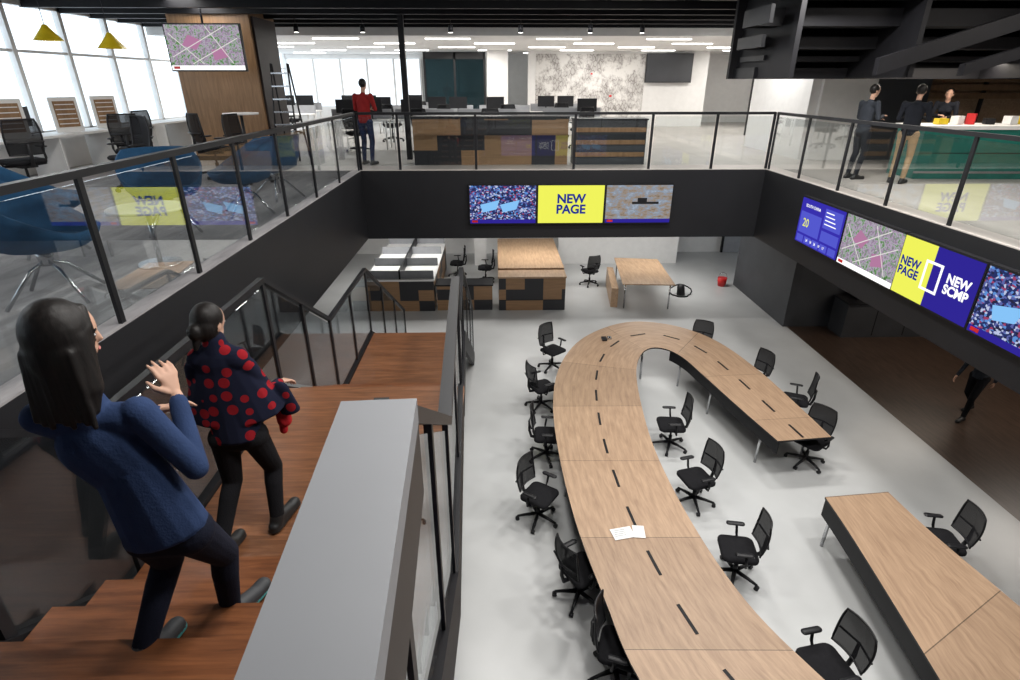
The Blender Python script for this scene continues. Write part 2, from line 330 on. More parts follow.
def tv(name,w,h,loc,rz,kind):
    b=MB(); b.box((0,.04,0),(w+.02,.08,h+.03),plast)
    z=-.004
    def r(x0,x1,z0,z1,mat,off=0): b.box(((x0+x1)/2,z-off,(z0+z1)/2),(x1-x0,.004,z1-z0),mat)
    W=w/2-.012;H=h/2-.012
    if kind=='yellow': r(-W,W,-H,H,yelE)
    elif kind=='off': r(-W,W,-H,H,slate)
    elif kind=='blue':
        r(-W,W,-H,H,blueE); r(.08*w,.46*w,.02*h,.42*h,panE,.002); r(.08*w,.46*w,-.26*h,-.04*h,panE,.002); r(-.46*w,.03*w,-.26*h,.2*h,panE,.002)
        for k in range(5): r(-.46*w+.19*w*k,-.30*w+.19*w*k,-.46*h,-.31*h,panE,.002)
        for k in range(4): r(.11*w,.11*w+.28*w*(.6+.1*k),.34*h-.08*h*k,.36*h-.08*h*k,wE,.005)
    elif kind=='split':
        r(-W,-.05*w,-H,H,yelE); r(-.05*w,W,-H,H,navy)
        x0,x1,zz=-.14*w,.08*w,.2*h
        for q in((x0,x1,zz,zz+.04*h),(x0,x1,-zz-.04*h,-zz),(x0,x0+.025*w,-zz,zz),(x1-.025*w,x1,-zz,zz)): r(*q,wE,.003)
    else: r(-W,W,-H,H,{'crowd':crowd,'sky':sky_,'map':fieldm}[kind])
    if kind=='map':
        for (x0,z0,x1,z1) in((-.45,-.2,.3,.45),(-.2,-.35,.45,.2),(-.45,.3,-.05,-.35),(.05,.45,.35,-.35)):
            d=V((x1-x0,0,z1-z0)); n_=V((-(z1-z0),0,x1-x0)).normalized()*.008
            b.face([b.bm.verts.new((x*w+s_*n_.x,-.009,zz*h+s_*n_.z)) for x,zz,s_ in((x0,z0,-1),(x1,z1,-1),(x1,z1,1),(x0,z0,1))],roadE)
        b.face([b.bm.verts.new((x*w,-.008,zz*h)) for x,zz in((-.3,.05),(-.12,-.05),(-.02,.15),(-.2,.28))],pinkE)
        b.face([b.bm.verts.new((x*w,-.008,zz*h)) for x,zz in((.1,-.28),(.3,-.2),(.25,0),(.08,-.05))],pinkE)
    if kind in('crowd','sky','map'):
        r(-W,W,-H,-H+.10*h,navy if kind!='map' else wE,.006); r(-W+.04,-W+.16,-H+.02,-H+.08*h,redp,.009)
    if kind=='crowd':
        for k in range(2):
            b.face([b.bm.verts.new(q) for q in((-.3*w+.3*w*k,-.012,-.2*h),(-.1*w+.3*w*k,-.012,-.12*h),(-.05*w+.3*w*k,-.012,.12*h),(-.34*w+.3*w*k,-.012,.0*h))],bannerE)
    if kind=='sky': r(-.1*w,.3*w,.0,.06*h,plast,.003); r(-.02*w,.12*w,.06*h,.16*h,plast,.003)
    o=b.obj(name,loc,rz)
    if kind=='yellow': text("NEW\nPAGE",.32*h,(0,-.012,0),ltE,o,bold=.009)
    if kind=='split':
        text("NEW\nPAGE",.20*h,(-.33*w,-.012,0),ltE,o); text("NEW\nSCMP",.20*h,(.29*w,-.012,0),wE,o)
    if kind=='blue':
        text("SOUTH CHINA",.09*h,(-.2*w,-.012,.34*h),wE,o,bold=.001); text("20",.25*h,(-.3*w,-.014,-.03*h),yelE,o,bold=.002)
        text("24    18    26    19    17",.08*h,(0,-.014,-.38*h),wE,o,bold=.001)
    return o
for x,k in((.14,'crowd'),(1.565,'yellow'),(2.99,'sky')): tv("wall_display",1.40,.80,(x,YF-.085,3.36),0,k)
for y,k in((9.38,'blue'),(7.98,'map'),(6.62,'split'),(5.22,'crowd')): tv("wall_display",1.37,.80,(XR-.085,y,3.43),-math.pi/2,k)
for x,k in((.9,'blue'),(2.33,'split'),(3.75,'crowd')): tv("wall_display",1.40,.80,(x,YN+.085,3.4),math.pi,k)
# ------------------------------------------------------------------ big curved desk
PO=[(1.75,2.2),(1.26,3.31),(1.10,4.18),(.94,5.36),(.88,6.83),(.94,8.26),(1.20,9.56),(1.74,10.7),(2.52,11.45),(3.25,11.68),(4.05,11.35),(4.62,10.55),(4.92,9.27),(5.04,8.0),(5.10,7.06)]
PI=[(3.5,2.25),(2.94,3.27),(2.57,4.14),(2.37,5.33),(2.31,6.79),(2.43,8.22),(2.60,9.25),(2.80,9.85),(3.02,10.2),(3.25,10.3),(3.5,10.15),(3.68,9.75),(3.80,9.15),(4.03,7.93),(4.23,6.97)]
def cr(P,n=6):
    P=[V((p[0],p[1],0)) for p in P]; out=[]
    for i in range(len(P)-1):
        a=P[max(i-1,0)];b_=P[i];c=P[i+1];d=P[min(i+2,len(P)-1)]
        for k in range(n):
            t=k/n; out.append(.5*((2*b_)+(c-a)*t+(2*a-5*b_+4*c-d)*t*t+(3*b_-a-3*c+d)*t**3))
    out.append(P[-1]); return out
def desk(name,po,pi,seglen,nslot,modesty,zt=.74,th=.028,n=6):
    A=cr(po,n);B=cr(pi,n); b=MB(); uv=b.bm.loops.layers.uv.new("UVMap"); s=0; sl=[]
    for i in range(len(A)):
        c=(A[i]+B[i])/2
        if i: s+=(c-pc).length
        pc=c; sl.append(s)
    tot=s
    def row(i,z): return b.bm.verts.new((A[i].x,A[i].y,z)),b.bm.verts.new((B[i].x,B[i].y,z))
    T=[row(i,zt) for i in range(len(A))]; U=[row(i,zt-th) for i in range(len(A))]
    for i in range(len(A)-1):
        f=b.face([T[i][0],T[i][1],T[i+1][1],T[i+1][0]],deskw)
        uu=[sl[i]/seglen,sl[i]/seglen,sl[i+1]/seglen,sl[i+1]/seglen]; w=1.4
        for l,u_,v_ in zip(f.loops,uu,(0,w,w,0)): l[uv].uv=(u_,v_)
        b.face([U[i][1],U[i][0],U[i+1][0],U[i+1][1]],plast)
        b.face([T[i][0],T[i+1][0],U[i+1][0],U[i][0]],plast); b.face([T[i+1][1],T[i][1],U[i][1],U[i+1][1]],plast)
    b.face([T[0][1],T[0][0],U[0][0],U[0][1]],plast); b.face([T[-1][0],T[-1][1],U[-1][1],U[-1][0]],plast)
    def at(t,s_):
        k=min(range(len(sl)),key=lambda j:abs(sl[j]-s_)); j=min(k,len(sl)-2)
        f=(s_-sl[j])/(sl[j+1]-sl[j]); return (A[j].lerp(A[j+1],f)).lerp(B[j].lerp(B[j+1],f),t)
    ns=int(tot/seglen)
    for q in range(ns+1):
        for f0 in nslot:
            s0=(q+f0)*seglen; s1=s0+.24*seglen
            if s1>tot: continue
            p=at(.5,s0);r=at(.5,s1); b.beam((p.x,p.y,zt+.002),(r.x,r.y,zt+.002),.035,.008,black)
        s0=min(q*seglen+.12,tot-.08)
        for t in(.08,.92):
            p=at(t,s0); pm=at(.5,s0)
            b.cyl((p.x,p.y,0),(p.x*.95+pm.x*.05,p.y*.95+pm.y*.05,zt-th),.022,.022,chrome,8)
        p=at(.08,s0);r=at(.92,s0); b.beam((p.x,p.y,zt-th-.03),(r.x,r.y,zt-th-.03),.04,.05,blackm)
    for (t,i0,i1,h) in modesty:
        for i in range(i0,i1):
            p=A[i].lerp(B[i],t); r=A[i+1].lerp(B[i+1],t)
            b.beam((p.x,p.y,.70-h/2),(r.x,r.y,.70-h/2),.02,h,black)
    return b.obj(name)
n=6
desk("curved_newsroom_desk",PO,PI,1.5,(.12,.62),[(.5,0,8*n,.36),(.97,10*n,14*n,.2)])
desk("newsroom_desk",[(4.27,5.71),(4.2,4.9),(3.99,3.24),(3.8,2.0)],[(5.16,5.79),(5.22,5.0),(5.38,3.99),(5.6,2.3)],1.9,(),[(.03,0,18,.26)])
b=MB(); b.box((0,0,.002),(.26,.18,.003),paper,rz=.2); b.box((.2,.02,.003),(.14,.2,.003),paper,rz=-.1)
for k in range(4): b.box((-.03,.05-.03*k,.0045),(.14,.008,.001),greyw,rz=.2)
b.obj("paper_sheets",(1.48,5.12,.746))
b=MB(); b.box((0,0,.02),(.10,.16,.04),plast); b.box((.12,.05,.015),(.08,.12,.03),chrome); b.obj("desk_cable_hub",(2.25,10.7,.746))
# ------------------------------------------------------------------ office chair
def chairmesh():
    b=MB()
    for k in range(5):
        a=2*math.pi*k/5+.3; x,y=math.cos(a),math.sin(a)
        b.sweep([(x*.03,y*.03,.115),(x*.17,y*.17,.10),(x*.31,y*.31,.075)],[.03,.024,.017],plast,8)
        b.cyl((x*.31-y*.025,y*.31+x*.025,.03),(x*.31+y*.025,y*.31-x*.025,.03),.03,.03,plast,12)
        b.cyl((x*.31,y*.31,.03),(x*.31,y*.31,.075),.012,.012,plast,6)
    b.cyl((0,0,.09),(0,0,.25),.03,.03,plast); b.cyl((0,0,.25),(0,0,.41),.018,.018,plast)
    b.box((0,-.02,.42),(.2,.26,.05),plast)
    b.slab(.48,.46,.44,.51,.09,fabric,cy=.02)
    def bp(u,v):
        w=.225-.035*(2*v-1)**2*(1 if v>.5 else .5); return V((u*w,-.235-.05*v-.02*math.sin(v*3)+.045*u*u,.58+v*.46))
    nu,nv=8,8
    G=[[b.bm.verts.new(bp(-1+2*i/nu,j/nv)) for i in range(nu+1)] for j in range(nv+1)]
    for j in range(nv):
        for i in range(nu): b.face([G[j][i],G[j][i+1],G[j+1][i+1],G[j+1][i]],meshm,True)
    ring=[bp(-1+2*i/nu,0) for i in range(nu)]+[bp(1,j/nv) for j in range(nv)]+[bp(1-2*i/nu,1) for i in range(nu)]+[bp(-1,1-j/nv) for j in range(nv)]
    b.sweep(ring,.013,plast,6,closed=True)
    b.sweep([(0,-.1,.42),(0,-.26,.44),(0,-.295,.56),(0,-.30,.75)],[.03,.028,.024,.016],plast,8)
    b.sweep([bp(-1,.35)+V((0,-.03,0)),(0,-.31,.74),bp(1,.35)+V((0,-.03,0))],.013,plast,6)
    for s in(-1,1):
        b.sweep([(s*.12,-.03,.42),(s*.26,-.03,.43),(s*.285,-.02,.50),(s*.285,0,.645)],[.018,.018,.018,.016],plast,8)
        b.slab(.075,.24,.645,.675,.035,plast,cy=.02,cx=s*.285)
    bmesh.ops.recalc_face_normals(b.bm,faces=b.bm.faces)
    me=bpy.data.meshes.new("office_chair"); b.bm.to_mesh(me); b.bm.free()
    for m in b.m: me.materials.append(m)
    return me
CM=chairmesh()
def chair(x,y,face,z=0,s=.94):   # face: heading in degrees, 0=+Y, 90=-X
    o=inst("office_chair",CM,(x,y,z),math.radians(face)); o.scale=(s,s,s)
for x,y,a in((1.18,10.85,-140),(.82,9.25,-65),(.78,7.65,-95),(.55,6.2,-125),(.95,4.85,-60),(1.20,3.85,-110),
    (2.92,7.9,85),(2.88,6.5,105),(2.95,5.12,80),(3.22,3.6,100),
    (4.38,10.9,150),(4.98,9.5,110),(5.40,8.65,65),(5.02,7.4,125),(5.55,5.2,80),(5.42,3.9,95),
    (2.85,16.4,20),(-.35,16.8,90),(-1.25,17.3,90)): chair(x,y,a)
# ------------------------------------------------------------------ lower far furniture
b=MB(); b.bx(-.9,.9,-2,2,0,.86,check); b.bx(-.93,.93,-2.02,2.02,.86,.9,white)
for k in range(4): b.bx(-.9,.9,-1.9+k*1.2,-1.87+k*1.2,.9,1.12,greyw)
b.bx(-.02,.02,-1.95,1.95,.9,1.15,blackm)
b.obj("storage_counter",(-2.6,16.3,0))
b=MB(); b.bx(-.75,.75,-.25,.25,0,.70,check); b.bx(-.78,.78,-.28,.28,.70,.74,blackm); b.obj("low_cabinet",(-.88,14.6,0))
b=MB(); b.bx(-.9,.9,-.3,3.6,0,.92,check); b.bx(-.92,.92,.35,3.62,.92,1.0,oak); b.bx(-.92,.92,-.32,.3,.92,.96,oak); b.box((0,-.303,.3),(1.8,.006,.02),blackm)
b.obj("storage_counter",(.95,14.6,0))
b=MB(); b.prism([(-.75,-1.2),(.65,-1.3),(.8,1.1),(-.5,1.3)],.71,.74,oak)
for x,y in((-.65,-1.1),(.55,-1.2),(.7,1.0),(-.42,1.2)): b.cyl((x,y,0),(x,y,.71),.022,.022,chrome,8)
b.prism([(-1.0,-1.0),(-.82,-1.05),(-.6,.9),(-.78,.95)],0,.55,oak); b.obj("work_desk",(4.15,15.5,0))
b=MB(); b.cyl((0,0,0),(0,0,.26),.11,.14,redp,18); b.sweep([(-.14,0,.26),(-.1,0,.38),(0,0,.43),(.1,0,.38),(.14,0,.26)],.006,chrome,6); b.obj("red_bucket",(6.9,16.2,0))
b=MB(); b.sweep([(.28*math.cos(a)*(1+.3*math.sin(3*a)),.2*math.sin(a),.02+.25*max(0,math.sin(a))) for a in np.linspace(0,6.2,24)],.02,plast,6); b.cyl((0,0,0),(0,.1,.3),.12,.1,plast); b.obj("vacuum_hose",(5.4,15.4,0))
slabobj("column_white",-.75,-.35,18.5,18.9,0,2.63,white)
slabobj("wall_partition_lower",2.1,6.2,18.6,18.8,0,2.63,white)
b=MB(); b.bx(0,.9,0,.06,0,2.1,greyw); b.bx(-.06,0,-.02,.08,0,2.16,blackm); b.bx(.9,.96,-.02,.08,0,2.16,blackm); b.bx(-.06,.96,-.02,.08,2.1,2.16,blackm); b.sweep([(.8,-.01,1.0),(.8,-.06,1.0),(.7,-.06,1.0)],.01,chrome,6); b.obj("door_1",(8.3,19.9,0))
b=MB(); b.bx(0,4.6,0,.6,0,.86,slate); b.bx(-.03,4.63,-.04,.62,.86,.9,blackm)
for k in range(6): b.bx(.76*k+.74,.76*k+.76,-.005,0,.05,.84,black)
for k in range(4): b.bx(.3+k*1.0,.6+k*1.0,.2,.5,.9,1.2+.1*(k%2),plast)
b.obj("kitchen_counter",(8.4,12.3,0))
# ------------------------------------------------------------------ upper level
def cabinet(name,x0,x1,y,h):
    b=MB(); w=x1-x0; b.bx(0,w,0,.45,0,h-.05,check); b.bx(-.02,w+.02,-.02,.47,h-.05,h,blackm); return b.obj(name,(x0,y,UP+.005))
cabinet("checker_cabinet",-1.75,1.55,12.65,.98)
b=MB(); b.bx(0,1.55,0,.45,0,.9,slate)
for k in range(7): b.bx(.02,1.53,-.02,0,.04+k*.125,.13+k*.125,colw if k%2 else slate)
b.bx(-.02,1.57,-.02,.47,.9,.93,blackm); b.obj("slatted_cabinet",(1.68,12.65,UP+.005))
def monitor(x,y,z,rz,w=.55):
    b=MB(); b.slab(.22,.16,0,.012,.03,plast); b.box((0,.03,.14),(.04,.02,.26),plast); b.box((0,0,.32),(w,.03,.33),plast); b.box((0,-.017,.32),(w-.03,.004,.30),blackm); b.obj("computer_monitor",(x,y,z),rz)
def odesk(x,y,w=1.6,d=.75,z=UP+.005,rz=0):
    b=MB(); b.box((0,0,.725),(w,d,.03),white)
    for sx in(-1,1):
        for sy in(-1,1): b.cyl((sx*(w/2-.06),sy*(d/2-.06),0),(sx*(w/2-.06),sy*(d/2-.06),.71),.02,.02,white,8)
    b.box((0,d/2-.02,.86),(w,.02,.24),greyw); b.obj("white_office_desk",(x,y,z),rz)
for k,(x,y) in enumerate(((-3.6,16.0),(-1.9,16.0),(-.2,16.0),(-3.2,18.9),(-1.5,18.9),(.3,18.9),(2.2,16.8),(-6.5,19),(-4.8,21.5),(-2.6,22),(2,20.3),(-6.8,16.8),(-7,21.5))):
    odesk(x,y)
    if k not in(2,6): monitor(x-.3,y-.0,UP+.748,0)
    if k%2==0 and k!=2: monitor(x+.35,y-.0,UP+.748,.1)
    chair(x+.1,y-.85,random.uniform(-30,30),UP+.005,1.0)
m,nt,bb=newmat("line_art_mural")
tc=N(nt,"ShaderNodeTexCoord"); vo=N(nt,"ShaderNodeTexVoronoi",Scale=7.0); vo.feature='DISTANCE_TO_EDGE'; n1=N(nt,"ShaderNodeTexNoise",Scale=1.4,Detail=8.0,Roughness=.7)
mpp=N(nt,"ShaderNodeMapping"); mpp.inputs["Scale"].default_value=(1.6,1,.8); nt.links.new(tc.outputs["Object"],mpp.inputs[0])
nt.links.new(mpp.outputs[0],vo.inputs["Vector"]); nt.links.new(tc.outputs["Object"],n1.inputs["Vector"])
r1=ramp(nt,[(.0,(.9,.9,.9)),(.12,(.35,.35,.35))]); nt.links.new(vo.outputs["Distance"],r1.inputs[0])
r2=ramp(nt,[(.45,(0,0,0)),(.54,(1,1,1))]); nt.links.new(n1.outputs["Fac"],r2.inputs[0])
mu=N(nt,"ShaderNodeMath",operation='MULTIPLY'); nt.links.new(r1.outputs[0],mu.inputs[0]); nt.links.new(r2.outputs[0],mu.inputs[1])
mx=N(nt,"ShaderNodeMix"); mx.data_type='RGBA'; mx.inputs[6].default_value=(.70,.69,.67,1); mx.inputs[7].default_value=(.14,.12,.115,1); nt.links.new(mu.outputs[0],mx.inputs[0]); nt.links.new(mx.outputs[2],bb.inputs["Base Color"])
b=MB(); b.bx(1.3,8.4,24.3,24.45,UP,6.8,white); b.bx(1.6,5.9,24.28,24.3,UP+.2,6.7,m)
for x,z,r_ in((2.6,4.95,.05),(3.8,6.0,.04),(4.6,5.2,.05)): b.box((x,24.275,z),(r_*2,.01,r_*1.4),redp)
b.obj("wall_mural")
tv("meeting_display",1.8,1.0,(6.8,24.1,6.2),0,'off')
b=MB(); b.bx(0,2.3,0,.05,0,2.5,glass("dark_glass",(.25,.35,.38),.8,pwr=4.0)); 
for x in(0,1.15,2.3): b.bx(x-.04,x+.04,-.02,.07,0,2.7,blackm)
b.bx(0,2.3,-.02,.07,2.45,2.7,blackm); b.obj("meeting_room_partition",(-2.7,24,UP))
slabobj("column_white_upper",-.3,.5,23.6,24.2,UP,6.8,white)
slabobj("post_black",-2.05,-1.93,13.6,13.72,UP,7.0,blackm)
b=MB(); b.bx(-8.9,-3.2,26.9,26.98,UP+.7,6.6,emis("daylight_window",(.85,.93,1),1.6))
for x in np.arange(-8.9,-3.1,1.14): b.bx(x-.04,x+.04,26.85,26.99,UP+.7,6.6,white)
b.obj("window_2")
slabobj("wall_white_upper_right",7.0,7.2,13.4,16.5,UP,7.2,white)
slabobj("wall_white_return",7.2,8.4,13.3,13.4,UP,7.2,white)
slabobj("wall_grey_upper_right",8.4,9.6,13.3,13.4,UP,7.2,slate)
slabobj("wall_timber_upper_right",9.6,15,13.7,13.8,UP,7.2,oak)
b=MB(); b.bx(0,1.0,0,.05,0,2.3,glas); b.bx(-.05,0,-.02,.07,0,2.4,blackm); b.bx(1,1.05,-.02,.07,0,2.4,blackm); b.bx(-.05,1.05,-.02,.07,2.3,2.4,blackm); b.obj("door_2",(8.5,20,UP))
b=MB(); b.bx(0,2.6,0,.8,0,.86,teal); b.bx(-.04,2.64,-.05,.85,.86,.92,white); b.bx(0,2.6,-.006,0,.1,.14,chrome); b.bx(0,2.6,-.01,0,.45,.46,blackm); b.obj("reception_counter",(7.7,10.5,UP+.005),-.05)
b=MB()
for k,(x,c) in enumerate(((0,yel),(.3,paper),(.55,redp),(.9,plast),(1.3,paper),(1.6,yel))): b.box((x,0,.05+.02*(k%3)),(.18,.14,.1+.04*(k%3)),c,rz=k*.4)
b.obj("desk_stationery",(8.2,10.85,UP+.93))
b=MB(); b.bx(-.85,.85,0,1.5,0,3.15,colw); b.bx(-.87,.87,-.02,1.52,0,.1,black); b.bx(.85,.9,.1,1.4,.2,2.9,M("column_side_black",(.03,.02,.02),.5))
b.obj("timber_clad_column",(-6.0,13.6,UP))
o=tv("hanging_display",1.5,.84,(-5.85,12.9,6.32),0,'map')
b=MB(); b.cyl((0,0,.42),(0,0,.93),.02,.02,blackm); b.obj("mount_pole",(0,.1,0),parent=o)
b=MB()
for s in(-1,1):
    b.sweep([(s*.25,0,0),(s*.18,.3,2.0)],.02,blackm,6); b.sweep([(s*.25,.75,0),(s*.18,.36,2.0)],.02,blackm,6)
for k in range(7): b.box((0,.04+.3*k/8,.25+k*.26),(.46-.015*k,.06,.03),chrome)
b.obj("step_ladder",(-4.7,13.4,UP+.005))
b=MB(); b.bx(-.35,.35,-6,8,.70,.74,white)
for y in np.arange(-5.8,8,1.6): b.bx(-.3,.3,y,y+.04,0,.7,white)
b.obj("window_bench_desk",(-8.4,9,UP+.005))
for y in (6.5,8.2,9.6,11,12.3,13.6): monitor(-8.5,y,UP+.748,math.pi/2+.2)
def easel(x,y):
    b=MB(); b.box((0,0,.32),(.5,.03,.62),white); b.box((0,-.02,.33),(.38,.01,.46),colw)
    for k in range(5): b.box((0,-.027,.16+k*.085),(.34,.005,.015),paper)
    b.box((0,.06,.01),(.3,.2,.02),white); b.obj("framed_display_board",(x,y,UP+.748),1.1)
for y in(7.4,8.9,10.4,11.8,13.0): easel(-8.25,y)
for x,y,z in((-7.6,11,6.45),(-6.56,11,6.33)):
    b=MB(); b.sweep([(0,0,.12),(0,0,.06),(0,0,-.12)],[.03,.07,.22],yel,20,cap=False); b.cyl((0,0,.12),(0,0,7.25-z),.006,.006,blackm,6); b.cyl((0,0,-.06),(0,0,-.10),.05,.05,lightm,12); b.obj("yellow_pendant_lamp",(x,y,z))
for x,y,a in((-7.3,9.2,60),(-5.95,9.7,150),(-5.2,11.0,-40),(-7.2,12,80),(-4.3,10.4,-100),(-6.6,10.9,20)): chair(x,y,a,UP+.005,1.08)
def lounge(x,y,face):
    b=MB(); na=28
    rows=[(.0,-.02,0),(.18,-.02,0),(.28,.0,.1),(.33,.05,.4),(.355,.12,.8),(.37,.2,1.0)]
    prof=[]
    for r,h0,k in rows:
        ring=[]
        for i in range(na):
            a=2*math.pi*i/na; back=(1-math.sin(a))/2
            g=.06+.94*min(1,max(0,(back-.12)/.7))**1.1
            ring.append(b.bm.verts.new((r*math.cos(a)*1.02,r*math.sin(a),.40+h0*.5+k*.36*g)) )
        prof.append(ring)
    for A,B in zip(prof,prof[1:]):
        for i in range(na): b.face([A[i],A[(i+1)%na],B[(i+1)%na],B[i]],bluef,True)
    b.slab(.48,.46,.40,.46,.18,bluef,cy=.02)
    bmesh.ops.remove_doubles(b.bm,verts=b.bm.verts,dist=.0005)
    for k in range(4):
        a=math.pi/4+k*math.pi/2; b.sweep([(0,0,.3),(math.cos(a)*.12,math.sin(a)*.12,.24),(math.cos(a)*.33,math.sin(a)*.33,.01)],.013,chrome,8)
    b.cyl((0,0,.26),(0,0,.39),.04,.06,chrome)
    o=b.obj("blue_lounge_chair",(x,y,UP+.005),math.radians(face)); s=o.modifiers.new("s",'SOLIDIFY'); s.thickness=.018; o.scale=(1.15,1.15,1.08)
lounge(-3.62,4.45,-70); lounge(-3.85,6.75,-150); lounge(-3.35,7.75,120); lounge(-3.35,8.85,60); lounge(-4.7,5.9,-40)
b=MB(); b.cyl((0,0,.53),(0,0,.555),.33,.33,white,32); b.cyl((0,0,.02),(0,0,.53),.025,.025,chrome); b.cyl((0,0,0),(0,0,.02),.2,.19,chrome,24); b.obj("round_side_table",(-3.3,5.4,UP+.005))
b=MB(); b.cyl((0,0,1.02),(0,0,1.05),.35,.35,white,32); b.cyl((0,0,.02),(0,0,1.02),.03,.03,blackm); b.cyl((0,0,0),(0,0,.02),.24,.23,blackm,24); b.obj("high_bar_table",(-5.3,12.7,UP+.005))
# ------------------------------------------------------------------ people
skin=M("skin",(.50,.30,.215),.55,var=.05,spec=.3); hair=wood("black_hair",(.004,.0035,.0035),(.014,.011,.010),.5,sc=(45,45,.7),bump=.3,dist=0)
hair.node_tree.nodes["Principled BSDF"].inputs["Specular IOR Level"].default_value=.3
lipm=M("lips",(.40,.13,.12),.5); eyew=M("eye_white",(.5,.5,.5),.3); eyed=M("iris",(.02,.012,.01),.2)
def col(n,c,**k): return M(n,c,.92,bump=.22,scale=9,spec=.15,**k)
dm,nt,bb=newmat("navy_poncho_red_dots")
tc=N(nt,"ShaderNodeTexCoord"); vo=N(nt,"ShaderNodeTexVoronoi",Scale=12.0,Randomness=.45); nt.links.new(tc.outputs["Object"],vo.inputs["Vector"])
lt=N(nt,"ShaderNodeMath",operation='LESS_THAN'); lt.inputs[1].default_value=.37; nt.links.new(vo.outputs["Distance"],lt.inputs[0])
mx=N(nt,"ShaderNodeMix"); mx.data_type='RGBA'; mx.inputs[6].default_value=(.010,.012,.028,1); mx.inputs[7].default_value=(.25,.010,.016,1); nt.links.new(lt.outputs[0],mx.inputs[0]); nt.links.new(mx.outputs[2],bb.inputs["Base Color"]); bb.inputs["Roughness"].default_value=.95; bb.inputs["Specular IOR Level"].default_value=.15
def rcone(bm,p0,p1,r0,r1,flat=None,seg=16,hs=5):
    p0=V(p0);p1=V(p1); d=p1-p0; L=d.length; t=d/L if L>1e-6 else V((0,0,1))
    ref=V((0,0,1)) if abs(t.z)<.9 else V((0,1,0)); x=t.cross(ref).normalized(); y=t.cross(x)
    ec=flat[2] if flat and len(flat)>2 else 1.0
    prof=[(-r0*math.cos(math.pi/2*k/hs),r0*math.sin(math.pi/2*k/hs),0) for k in range(1,hs+1)]+[(ec*r1*math.sin(math.pi/2*k/hs),r1*math.cos(math.pi/2*k/hs),1) for k in range(0,hs)]
    rings=[]
    def fl(q,c):
        if flat:
            a,f=flat[:2]; o=q-c; q=c+o-a*(o.dot(a))*(1-f)
        return q
    for a,r,e in prof:
        c=(p1 if e else p0)+t*a; base=p1 if e else p0
        rings.append([bm.verts.new(fl(c+(x*math.cos(2*math.pi*k/seg)+y*math.sin(2*math.pi*k/seg))*r,base)) for k in range(seg)])
    s=bm.verts.new(fl(p0-t*r0,p0)); e=bm.verts.new(fl(p1+t*r1*ec,p1))
    for A,B in zip(rings,rings[1:]):
        for k in range(seg): bm.faces.new([A[k],A[(k+1)%seg],B[(k+1)%seg],B[k]])
    for k in range(seg):
        bm.faces.new([s,rings[0][(k+1)%seg],rings[0][k]]); bm.faces.new([e,rings[-1][k],rings[-1][(k+1)%seg]])
class Fig:
    def __init__(s,root): s.root=V(root); s.P=[]; s.X=[]
    def cap(s,p0,p1,r0,r1,mat,flat=None): s.P.append(('c',V(p0)-s.root,V(p1)-s.root,r0,r1,mat,flat))
    def ell(s,c,rad,R,mat): s.P.append(('e',V(c)-s.root,R,rad,0,mat,None))
    def extra(s,c,r,mat,sc=(1,1,1),R=None): s.X.append((V(c)-s.root,r,mat,sc,R or Matrix.Identity(3)))
    def build(s,name,voxel=.008,smooth=4):
        bm=bmesh.new()
        for p in s.P:
            if p[0]=='c': rcone(bm,p[1],p[2],p[3],p[4],p[6])
            else:
                r=bmesh.ops.create_icosphere(bm,subdivisions=3,radius=1)
                for v in r['verts']: v.co=p[1]+p[2]@V((v.co.x*p[3][0],v.co.y*p[3][1],v.co.z*p[3][2]))
        bmesh.ops.recalc_face_normals(bm,faces=bm.faces)
        me=bpy.data.meshes.new("t"); bm.to_mesh(me); bm.free(); ob=bpy.data.objects.new("t",me); bpy.context.collection.objects.link(ob)
        m=ob.modifiers.new("r",'REMESH'); m.mode='VOXEL'; m.voxel_size=voxel; m.use_smooth_shade=True
        m=ob.modifiers.new("s",'SMOOTH'); m.iterations=smooth; m.factor=.5
        dg=bpy.context.evaluated_depsgraph_get(); dg.update(); ev=ob.evaluated_get(dg); nm=bpy.data.meshes.new_from_object(ev)
        bpy.data.objects.remove(ob)
        n=len(nm.polygons); C=np.zeros(n*3); nm.polygons.foreach_get("center",C); C=C.reshape(-1,3)
        mats=[]; best=np.full(n,1e9); lab=np.zeros(n,int)
        for p in s.P:
            if p[5] not in mats: mats.append(p[5])
            k=mats.index(p[5])
            if p[0]=='c':
                a=np.array(p[1]);b_=np.array(p[2]); d=b_-a; L=max(d@d,1e-9); t=np.clip(((C-a)@d)/L,0,1)
                o=C-(a+t[:,None]*d)
                if p[6]:
                    ax=np.array(p[6][0]); o=o+np.outer(o@ax,ax)*(1/p[6][1]-1)
                    if len(p[6])>2:
                        dn=d/math.sqrt(L); q=o@dn; o=o+np.outer(np.where(((C-a)@d)/L>1,q*(1/p[6][2]-1),0),dn)
                D=np.linalg.norm(o,axis=1)-(p[3]+(p[4]-p[3])*t)
            else:
                q=(C-np.array(p[1]))@np.array(p[2]); q=q/np.array(p[3]); D=(np.linalg.norm(q,axis=1)-1)*min(p[3])
            w=D<best; best[w]=D[w]; lab[w]=k
        nm.materials.clear()
        for q in mats: nm.materials.append(q)
        nm.polygons.foreach_set("material_index",lab.astype(np.int32)); nm.polygons.foreach_set("use_smooth",np.ones(n,bool))
        bm=bmesh.new(); bm.from_mesh(nm)
        for c,r,mat,sc,R in s.X:
            if mat not in mats: mats.append(mat); nm.materials.append(mat)
            g=bmesh.ops.create_uvsphere(bm,u_segments=12,v_segments=8,radius=r)
            for v in g['verts']: v.co=c+R@V((v.co.x*sc[0],v.co.y*sc[1],v.co.z*sc[2]))
            fs=set(f for v in g['verts'] for f in v.link_faces)
            for f in fs: f.material_index=mats.index(mat); f.smooth=True
        bm.to_mesh(nm); bm.free(); nm.name=name
        return inst(name,nm,s.root)
